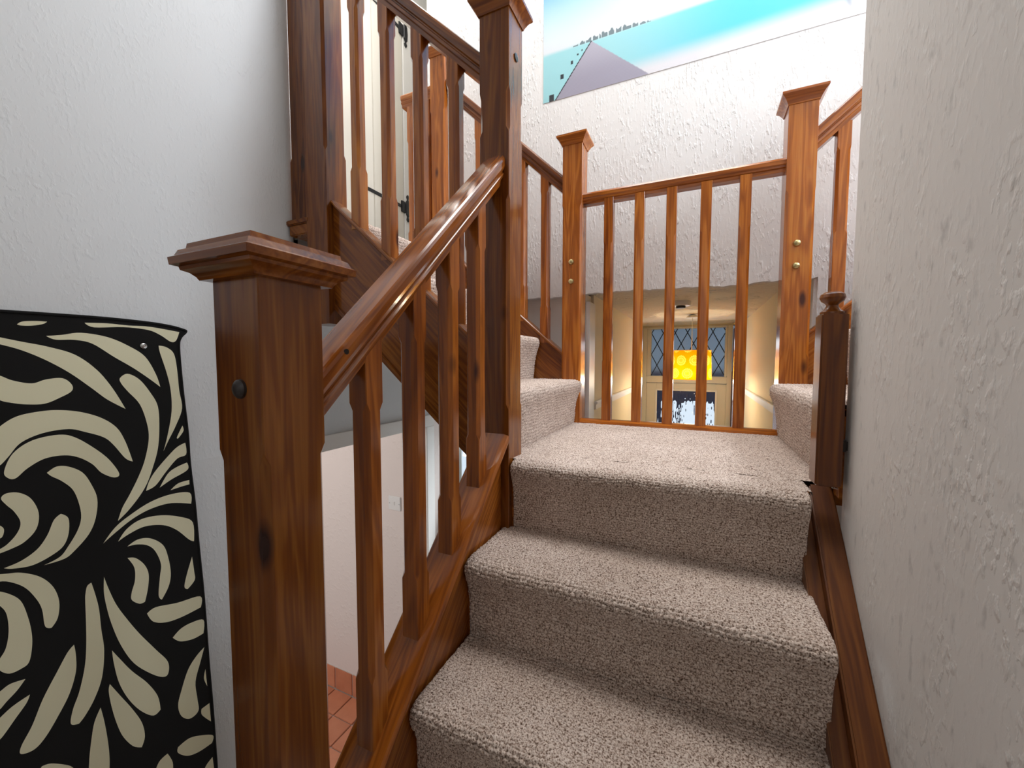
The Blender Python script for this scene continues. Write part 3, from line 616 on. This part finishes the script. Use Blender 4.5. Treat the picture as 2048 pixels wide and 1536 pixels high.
# upper left near
rl = lambda x: 1.153-.952*x
t = thing('banister', (-.3, .26, .3), 'dark banister of the left flight nearest the camera, below the upper newel', 'banister')
sweep(RAIL, (-.612, YM+.045, rl(-.612)), (NX0, YM+.045, rl(NX0)), 1).obj('handrail', M['rail_x'], t, angle=14)
x0 = -.13
row(t, x0, YM+.0255, topL(x0+B)-.01, rl(x0)-.03, [(topL(x0)+.15, rl(x0)-.16)], [(-.1315*k, 0, .1315*k*.91) for k in range(1, 4)], 'post_dark')
# upper left far
t = thing('banister', (-.3, 1.04, .3), 'orange brown banister on the far side of the left flight, before the textured wall', 'banister')
rf = lambda x: 1.128-.955*x
sweep(RAIL, (-.645, YR+.045, rf(-.645)), (-.005, YR+.045, rf(-.005)), 1).obj('handrail', M['rail_x'], t, angle=14)
x0 = -.122
row(t, x0, YR+.0255, topL(x0+B)-.01, rf(x0)-.03, [(topL(x0)+.12, rf(x0)-.15)], [(-.12*k, 0, .12*k*.91) for k in range(1, 4)])
# landing guard
t = thing('banister', (.47, 1.04, 0), 'level landing guard of five balusters between the two brass-studded newels', 'banister')
MB().rings([[(x, YR+.046+s, 1.046+u) for s, u in mirror_prof([(.018, -.048), (.020, -.036), (.026, -.033), (.026, -.026), (.030, -.022), (.031, -.008), (.026, 0), (.012, .006), (0, .007)])] for x in (.0865, .8575)]).obj('handrail', M['level_x'], t, angle=14)
row(t, .182, YR+.020, .012, 1.01, [(.28, .82)], [(.1315, 0, 0), (.260, 0, 0), (.390, 0, 0), (.5275, 0, 0)])
MB().rings([[(x, YR+.040+s, u) for s, u in ((-.040, -.02), (.034, -.02), (.034, .008), (.024, .018), (-.024, .018), (-.036, .012), (-.040, .004))] for x in (.0865, .8575)]).obj('base_rail', M['level_x'], t, angle=30)
# right flight
rr = lambda x: 1.130+.87*(x-.95)
t = thing('banister', (1.25, 1.04, .3), 'orange banister rising right behind the edge of the plain wall', 'banister')
sweep(RAIL, (.949, YR+.045, rr(.949)), (1.60, YR+.045, rr(1.60)), 1).obj('handrail', M['rail_xr'], t, angle=40)
x0 = 1.012
row(t, x0, YR+.0255, topR(x0)-.01, rr(x0)-.045, [(topR(x0)+.30, rr(x0)-.13)], [(.1315*k, 0, .1315*k*.87) for k in range(1, 5)])
# upper floor guard at the far left
t = thing('banister', (-.83, 1.04, .8), 'short level guard behind the furthest newel post on the upper floor', 'banister')
MB().rings([[(x, YR+.045+s, 1.74+u*.8) for s, u in RAIL] for x in (-.94, -.735)]).obj('handrail', M['level_x'], t, angle=14)
row(t, -.80, YR+.0255, .80, 1.70, [(1.0, 1.5)], [(-.11, 0, 0)])
# half post of the upper landing beside the wall corner
t = thing('half_newel', (-.775, .25, .80), 'narrow half post on the landing trim, touching the left wall corner', 'newel post')
chamfer_post(-.812, -.7165, .232, .275, .806, 2.3, [(1.02, 2.1)], c=.008).obj('post', M['newel'], t)

# ------------------------------------------------------------ plank door with strap hinges on the upper landing
def plank_door():
    t = thing('plank_door', (-1.39, 1.2, .81), 'white vertical-plank door with black strap hinges on the upper landing', 'door')
    y0, y1 = .83, 1.572; w = (y1-y0)/5
    first = MB().box(-1.415, -1.39, y0+.0015, y0+w-.0015, .812, 2.85).obj('plank', M['door_paint'], t, bevel=.003)
    for k in range(1, 5): copy_part(first, (0, w*k, 0), t)
    for z in (1.402, 2.63):
        h = MB().rings([[(-1.390, y, z+s) for s in (-.011, .011)]+[(-1.386, y, z+s) for s in (.011, -.011)] for y in (1.10, 1.54)]).obj('strap_hinge', M['iron'], t)
        MB().box(-1.39, -1.380, 1.535, 1.580, z-.040, z+.040).obj('hinge_plate', M['iron'], h, bevel=.003)
        prof = [(0, -.098), (.012, -.088), (.014, -.076), (.006, -.066), (.006, -.060), (.018, -.045), (.020, -.02), (.022, 0), (.020, .02), (.018, .045), (.006, .060), (.006, .066), (.014, .076), (.012, .088), (0, .098)]
        pts = [(r, u) for r, u in prof]+[(-r, u) for r, u in reversed(prof[1:-1])]
        MB().rings([[(x, 1.603+r, z+u) for r, u in pts] for x in (-1.385, -1.379)]).obj('butterfly_plate', M['iron'], h, angle=0)
        tube([(-1.378, 1.586, z-.045), (-1.378, 1.586, z+.045)], .0055).obj('hinge_pin', M['iron'], h)
plank_door()

# ------------------------------------------------------------ light switch
t = thing('light_switch', (-1.115, 1.10, -.65), 'white double switch plate on the blush wall beyond the balusters', 'switch')
MB().box(-1.160, -1.065, 1.101, 1.1095, -.640, -.552).obj('plate', M['plastic'], t, bevel=.003)
for x in (-1.150, -1.075): lathe([(0, 0), (.0035, 0), (.003, .0015), (0, .002)], (x, 1.101, -.597), 10, 'y').obj('screw', M['steel'], t)
MB().rings([[(-1.118, 1.100, -.609), (-1.107, 1.100, -.609), (-1.107, 1.098, -.585), (-1.118, 1.096, -.585)], [(-1.118, 1.102, -.609), (-1.107, 1.102, -.609), (-1.107, 1.102, -.585), (-1.118, 1.102, -.585)]]).obj('rocker', M['plastic'], t)

# ------------------------------------------------------------ hall lamp, smoke alarm, stems
def shade_mat():
    m, n, b = new_mat('yellow_shade_cloth', .8, .1)
    b.inputs['Subsurface Weight'].default_value = 0
    tc = N(n, 'ShaderNodeTexCoord'); sep = N(n, 'ShaderNodeSeparateXYZ'); n.links.new(tc.outputs['Object'], sep.inputs[0])
    at = N(n, 'ShaderNodeMath', operation='ARCTAN2'); n.links.new(sep.outputs['Y'], at.inputs[0]); n.links.new(sep.outputs['X'], at.inputs[1])
    def mth(op, a, b_=None):
        q = N(n, 'ShaderNodeMath', operation=op)
        for i, v in enumerate((a, b_)):
            if v is None: continue
            if isinstance(v, (int, float)): q.inputs[i].default_value = v
            else: n.links.new(v, q.inputs[i])
        return q.outputs[0]
    u = mth('MULTIPLY', at.outputs[0], 9/(2*math.pi)); v = mth('MULTIPLY', sep.outputs['Z'], 1/.098)
    row_ = mth('FLOOR', v); uu = mth('ADD', u, mth('MULTIPLY', row_, .5))
    du = mth('SUBTRACT', mth('FRACT', mth('ADD', uu, 20.0)), .5); dv = mth('SUBTRACT', mth('FRACT', v), .5)
    r = mth('SQRT', mth('ADD', mth('MULTIPLY', du, du), mth('MULTIPLY', dv, dv)))
    ang = mth('ARCTAN2', dv, du); pet = mth('SINE', mth('MULTIPLY', ang, 18.0)); ring = mth('SINE', mth('MULTIPLY', r, 42.0))
    inside = mth('LESS_THAN', r, .40); pat = mth('GREATER_THAN', mth('ADD', pet, ring), -.25)
    hole = mth('GREATER_THAN', r, .05); k = mth('MULTIPLY', mth('MULTIPLY', inside, pat), hole)
    mx = N(n, 'ShaderNodeMix', data_type='RGBA'); n.links.new(k, mx.inputs[0])
    mx.inputs[6].default_value = (.95, .60, .03, 1); mx.inputs[7].default_value = (1.0, .88, .42, 1)
    n.links.new(mx.outputs[2], b.inputs['Base Color'])
    tr = N(n, 'ShaderNodeBsdfTranslucent'); n.links.new(mx.outputs[2], tr.inputs['Color'])
    ms = N(n, 'ShaderNodeMixShader'); ms.inputs[0].default_value = .72
    n.links.new(b.outputs[0], ms.inputs[1]); n.links.new(tr.outputs[0], ms.inputs[2]); n.links.new(ms.outputs[0], n.nodes['Material Output'].inputs[0])
    return m
def hall_lamp():
    cx, cy = .532, 2.62; z0, z1 = .146, .372; r0, r1 = .146, .138
    t = thing('pendant_lamp', (cx, cy, ZC), 'lit yellow drum pendant lamp with pale flower discs in the hall', 'lamp')
    n_ = 48; v = []; f = []
    for z, r in ((z0, r0), (z1, r1)):
        for rr_ in (r, r-.0012): v += [(cx+rr_*math.cos(2*math.pi*i/n_), cy+rr_*math.sin(2*math.pi*i/n_), z) for i in range(n_)]
    for i in range(n_):
        j = (i+1) % n_; f += [(i, j, 2*n_+j, 2*n_+i), (n_+j, n_+i, 3*n_+i, 3*n_+j), (i, n_+i, n_+j, j), (2*n_+i, 2*n_+j, 3*n_+j, 3*n_+i)]
    sh = link('lamp_shade', mesh(v, f), shade_mat(), t, loc=Vector((cx, cy, z0)))
    tube([(cx, cy, z1-.08), (cx, cy, ZC-.03)], .003).obj('cord', M['plastic'], t)
    lathe([(0, 0), (.045, 0), (.045, .006), (.030, .020), (.006, .028), (0, .028)], (cx, cy, ZC-.028), 20).obj('ceiling_rose', M['plastic'], t)
    lathe([(0, 0), (.016, 0), (.018, .03), (.012, .055), (0, .055)], (cx, cy, z1-.13), 14).obj('bulb_holder', M['plastic'], t)
    bm_ = plain('lamp_bulb_glass', (1, .9, .7), .4, emit=(1, .74, .38), es=28.)
    lathe([(0, 0), (.014, .003), (.027, .018), (.030, .032), (.024, .05), (.014, .064), (0, .066)], (cx, cy, z1-.192), 18).obj('bulb', bm_, t)
    for z in (z0+.001, z1-.001):
        tube([(cx+r0*math.cos(a)*.975, cy+r0*math.sin(a)*.975, z) for a in [k*2*math.pi/36 for k in range(37)]], .0015, 5).obj('shade_ring', M['plastic'], t)
    l = bpy.data.lights.new('bulb_light', 'POINT'); l.energy = 7; l.color = (1, .80, .52); l.shadow_soft_size = .03
    o = bpy.data.objects.new('bulb_light', l); COL.objects.link(o); o.location = (cx, cy, z1-.235)
hall_lamp()
t = thing('smoke_alarm', (.475, 1.87, ZC), 'small dark and white smoke alarm on the rough hall ceiling', 'smoke alarm')
lathe([(0, 0), (.026, 0), (.028, .012), (0, .014)], (.475, 1.87, ZC-.040), 20).obj('sensor', M['iron'], t)
lathe([(0, 0), (.052, 0), (.058, .010), (.058, .026), (0, .026)], (.475, 1.87, ZC-.026), 24).obj('case', M['plastic'], t)
def stems():
    t = thing('dried_stems', (.86, 2.55, ZF-.006), 'dried straw-coloured stems standing at the hall right wall', 'dried plant')
    lathe([(0, 0), (.06, 0), (.085, .10), (.09, .30), (.055, .50), (.04, .58), (.048, .60), (.042, .60), (.034, .57), (0, .40)], (.86, 2.55, ZF-.006), 24).obj('vase', M['vase'], t)
    for k in range(14):
        a = random.uniform(0, 6.28); r = random.uniform(.02, .085); h = random.uniform(1.55, 1.86)
        p = [(.86, 2.55, ZF+.42), (.86+.3*r*math.cos(a), 2.55+.3*r*math.sin(a), ZF+.9), (min(.925, .86+r*math.cos(a)), 2.55+r*math.sin(a), ZF+h)]
        st = tube(p, [.003, .0025, .0015], 5)
        for j in range(3):
            b_ = Vector(p[2])*(1-.05*j)+Vector(p[1])*.05*j; e_ = b_+Vector((random.uniform(-.03, .012), random.uniform(-.03, .03), .04))
            e_.x = min(e_.x, .93); mid = (b_+e_)/2+Vector((0, 0, .008))
            st.add([tuple(b_), tuple(mid+Vector((.005, 0, 0))), tuple(e_), tuple(mid-Vector((.005, 0, 0))), tuple(mid+Vector((0, .003, 0)))], [(0, 1, 4), (1, 2, 4), (2, 3, 4), (3, 0, 4)])
        st.obj('stem', M['straw'], t)
stems()

# ------------------------------------------------------------ picture on the back wall
def picture():
    x0, x1, z0, z1 = -.195, 1.30, 1.640, 2.50; y = YB-.0022
    t = thing('picture', ((x0+x1)/2, YB-.005, z0), 'large wall canvas of a grey jetty over turquoise sea, hung above the landing', 'picture')
    MB().box(x0, x1, y+.0004, YB-.0002, z0, z1).obj('canvas_stretcher', M['plastic'], t)
    nx_, nz_ = 520, 300
    X, Z = np.meshgrid(np.linspace(x0, x1, nx_), np.linspace(z0, z1, nz_))
    def sm(a, b, v): q = np.clip((v-a)/(b-a), 0, 1); return (q*q*(3-2*q))[..., None]
    A = lambda *c: np.array(c, float)
    hz = 1.878
    sky = A(.86, .92, .97)*(1-sm(hz, 2.25, Z))+A(.16, .45, .85)*sm(hz, 2.15, Z)
    sky = sky*(1-sm(.5, .9, X))+(A(.60, .85, .95)*(1-sm(hz, 2.2, Z))+A(.10, .55, .85)*sm(hz, 2.2, Z))*sm(.5, .9, X)
    sea = A(.42, .80, .86)*(1-sm(.1, .75, X))+A(.13, .70, .90)*sm(.1, .75, X)
    shore = A(.86, .85, .90)
    c = sea*sm(1.655, 1.74, Z-.03*np.clip(X-.3, 0, 1))+shore*(1-sm(1.655, 1.74, Z-.03*np.clip(X-.3, 0, 1)))
    left = 1-sm(-.05, .25, X); c = c*(1-left)+sea*left
    m_ = sm(hz-.012, hz+.012, Z); c = c*(1-m_)+sky*m_
    # jetty
    ap = (.058, 1.876); w0 = (-.128, 1.640); w1 = (.335, 1.640); tt = (ap[1]-Z)/(ap[1]-z0)
    xl = ap[0]+(w0[0]-ap[0])*tt; xr = ap[0]+(w1[0]-ap[0])*tt
    ins = ((X > xl) & (X < xr) & (Z < ap[1])); pier = A(.42, .40, .50)+(A(.10, .10, .10))*sm(1.70, 1.86, Z)
    pl = (np.sin(Z*900)*.012)[..., None]
    c = np.where(ins[..., None], pier+pl, c)
    ed = (np.abs(X-xl) < .0035) & (Z < ap[1]); c = np.where(ed[..., None], A(.05, .05, .06), c)
    # bollards and trees
    for bx, bz, s in ((-.150, 1.655, .017), (-.092, 1.748, .011), (-.040, 1.803, .008), (-.01, 1.832, .005), (.012, 1.848, .004)):
        q = (np.abs(X-bx) < s*.75) & (np.abs(Z-bz) < s); c = np.where(q[..., None], A(.04, .05, .06), c)
    fg = np.exp(-((X-1.085+(Z-1.69)*.3)/.010)**2-((Z-1.70)/.03)**2)[..., None]; c = c*(1-.55*fg)+A(.25, .27, .33)*.55*fg
    tr_ = .012+.010*np.abs(np.sin(X*150))*np.abs(np.sin(X*61+1)) ; env = np.clip(1-np.abs((X-.15)/.19), 0, 1)**.5
    q = (Z > hz-.004) & (Z < hz-.004+tr_*env*1.5) & (env > .05) & (np.sin(X*390)+np.sin(X*171) > -.9); c = np.where(q[..., None], A(.20, .27, .30), c)
    c = c*.80
    P = np.c_[X.ravel(), np.full(X.size, y), Z.ravel()]-np.array([(x0+x1)/2, y, z0])
    i = np.arange(X.size).reshape(nz_, nx_); F = np.stack([i[:-1, :-1], i[:-1, 1:], i[1:, 1:], i[1:, :-1]], -1).reshape(-1, 4)
    me = bpy.data.meshes.new('print'); me.vertices.add(len(P)); me.vertices.foreach_set('co', P.astype(np.float32).ravel())
    me.loops.add(F.size); me.loops.foreach_set('vertex_index', F.ravel().astype(np.int32))
    me.polygons.add(len(F)); me.polygons.foreach_set('loop_start', (np.arange(len(F))*4).astype(np.int32)); me.update(calc_edges=True)
    ca = me.color_attributes.new('picture', 'FLOAT_COLOR', 'POINT'); ca.data.foreach_set('color', np.c_[c.reshape(-1, 3), np.ones(X.size)].astype(np.float32).ravel())
    m, n, b = new_mat('canvas_print', .35, .4); a = N(n, 'ShaderNodeAttribute', attribute_name='picture'); n.links.new(a.outputs['Color'], b.inputs['Base Color'])
    me.materials.append(m); o = bpy.data.objects.new('print', me); COL.objects.link(o); o.parent = t; o.location = Vector(((x0+x1)/2, y, z0))-t.location
picture()

# ------------------------------------------------------------ patterned cloth panel on the left wall
def smooth_loop(p, n=5):
    out = []
    for i in range(len(p)):
        a, b, c, d = (Vector(p[(i+k) % len(p)]) for k in (-1, 0, 1, 2))
        sharp_b = (b-a).normalized().dot((c-b).normalized()) < .15; sharp_c = (c-b).normalized().dot((d-c).normalized()) < .15
        for k in range(n):
            s = k/n; m1 = Vector((0, 0)) if sharp_b else (c-a)/2; m2 = Vector((0, 0)) if sharp_c else (d-b)/2
            out.append(b*(2*s**3-3*s*s+1)+m1*(s**3-2*s*s+s)+c*(-2*s**3+3*s*s)+m2*(s**3-s*s))
    return out
def panel():
    xf = XW+.022
    right = [(-.104, -1.30), (-.104, -1.02), (-.105, -.968), (-.108, -.822), (-.114, -.65), (-.119, -.45), (-.127, -.275), (-.132, -.146), (-.140, -.022), (-.142, .073), (-.149, .186), (-.153, .274), (-.154, .334), (-.148, .356), (-.136, .370), (-.134, .376), (-.142, .379), (-.170, .386), (-.220, .392), (-.308, .396), (-.403, .396), (-.483, .395), (-.7, .390), (-1.05, .372)]
    out = right+[(-1.075, .33), (-1.08, -1.30)]
    t = thing('fabric_panel', (XW+.01, -.6, -1.3), 'black cloth wall panel with cream swirling leaf shapes and piped edge', 'wall hanging')
    m = MB(); m.rings([[(XW+.001, y, z) for y, z in out], [(xf-.003, y, z) for y, z in out], [(xf, -.6+(y+.6)*.994, -.45+(z+.45)*.995) for y, z in out]]); m.obj('cloth', M['black_fabric'], t, angle=30)
    tube([(xf-.001, y, z) for y, z in smooth_loop(out, 4)], .0035, 6).obj('piping', M['black_fabric'], t)
    bm = bmesh.new()
    def poly(p):
        p = smooth_loop(p, 5); q = [v for i, v in enumerate(p) if (v-p[i-1]).length > 1e-5]
        vs = [bm.verts.new((xf+.0006, v[0], v[1])) for v in q]
        es = [bm.edges.new((vs[i], vs[(i+1) % len(vs)])) for i in range(len(vs))]
        bmesh.ops.triangle_fill(bm, edges=es, use_beauty=True)
    for L in LEAVES: poly(L)
    for L in LEAVES[13:40:2]:
        c = [(-1.02-(y+.10)*1.0, z+.05) for y, z in L]
        if max(y for y, z in c) < -.60 and min(y for y, z in c) > -1.06: poly(c)
    me = bpy.data.meshes.new('printed_leaves'); bmesh.ops.recalc_face_normals(bm, faces=bm.faces); bm.to_mesh(me); bm.free()
    link('printed_leaves', me, M['cream_fabric'], t, angle=0)
    lathe([(0, 0), (.0075, 0), (.0075, .002), (.005, .0035), (.0035, .002), (.0025, .003), (0, .003)], (xf, -.237, .328), 16, 'x').obj('press_stud', M['steel'], t)
panel()
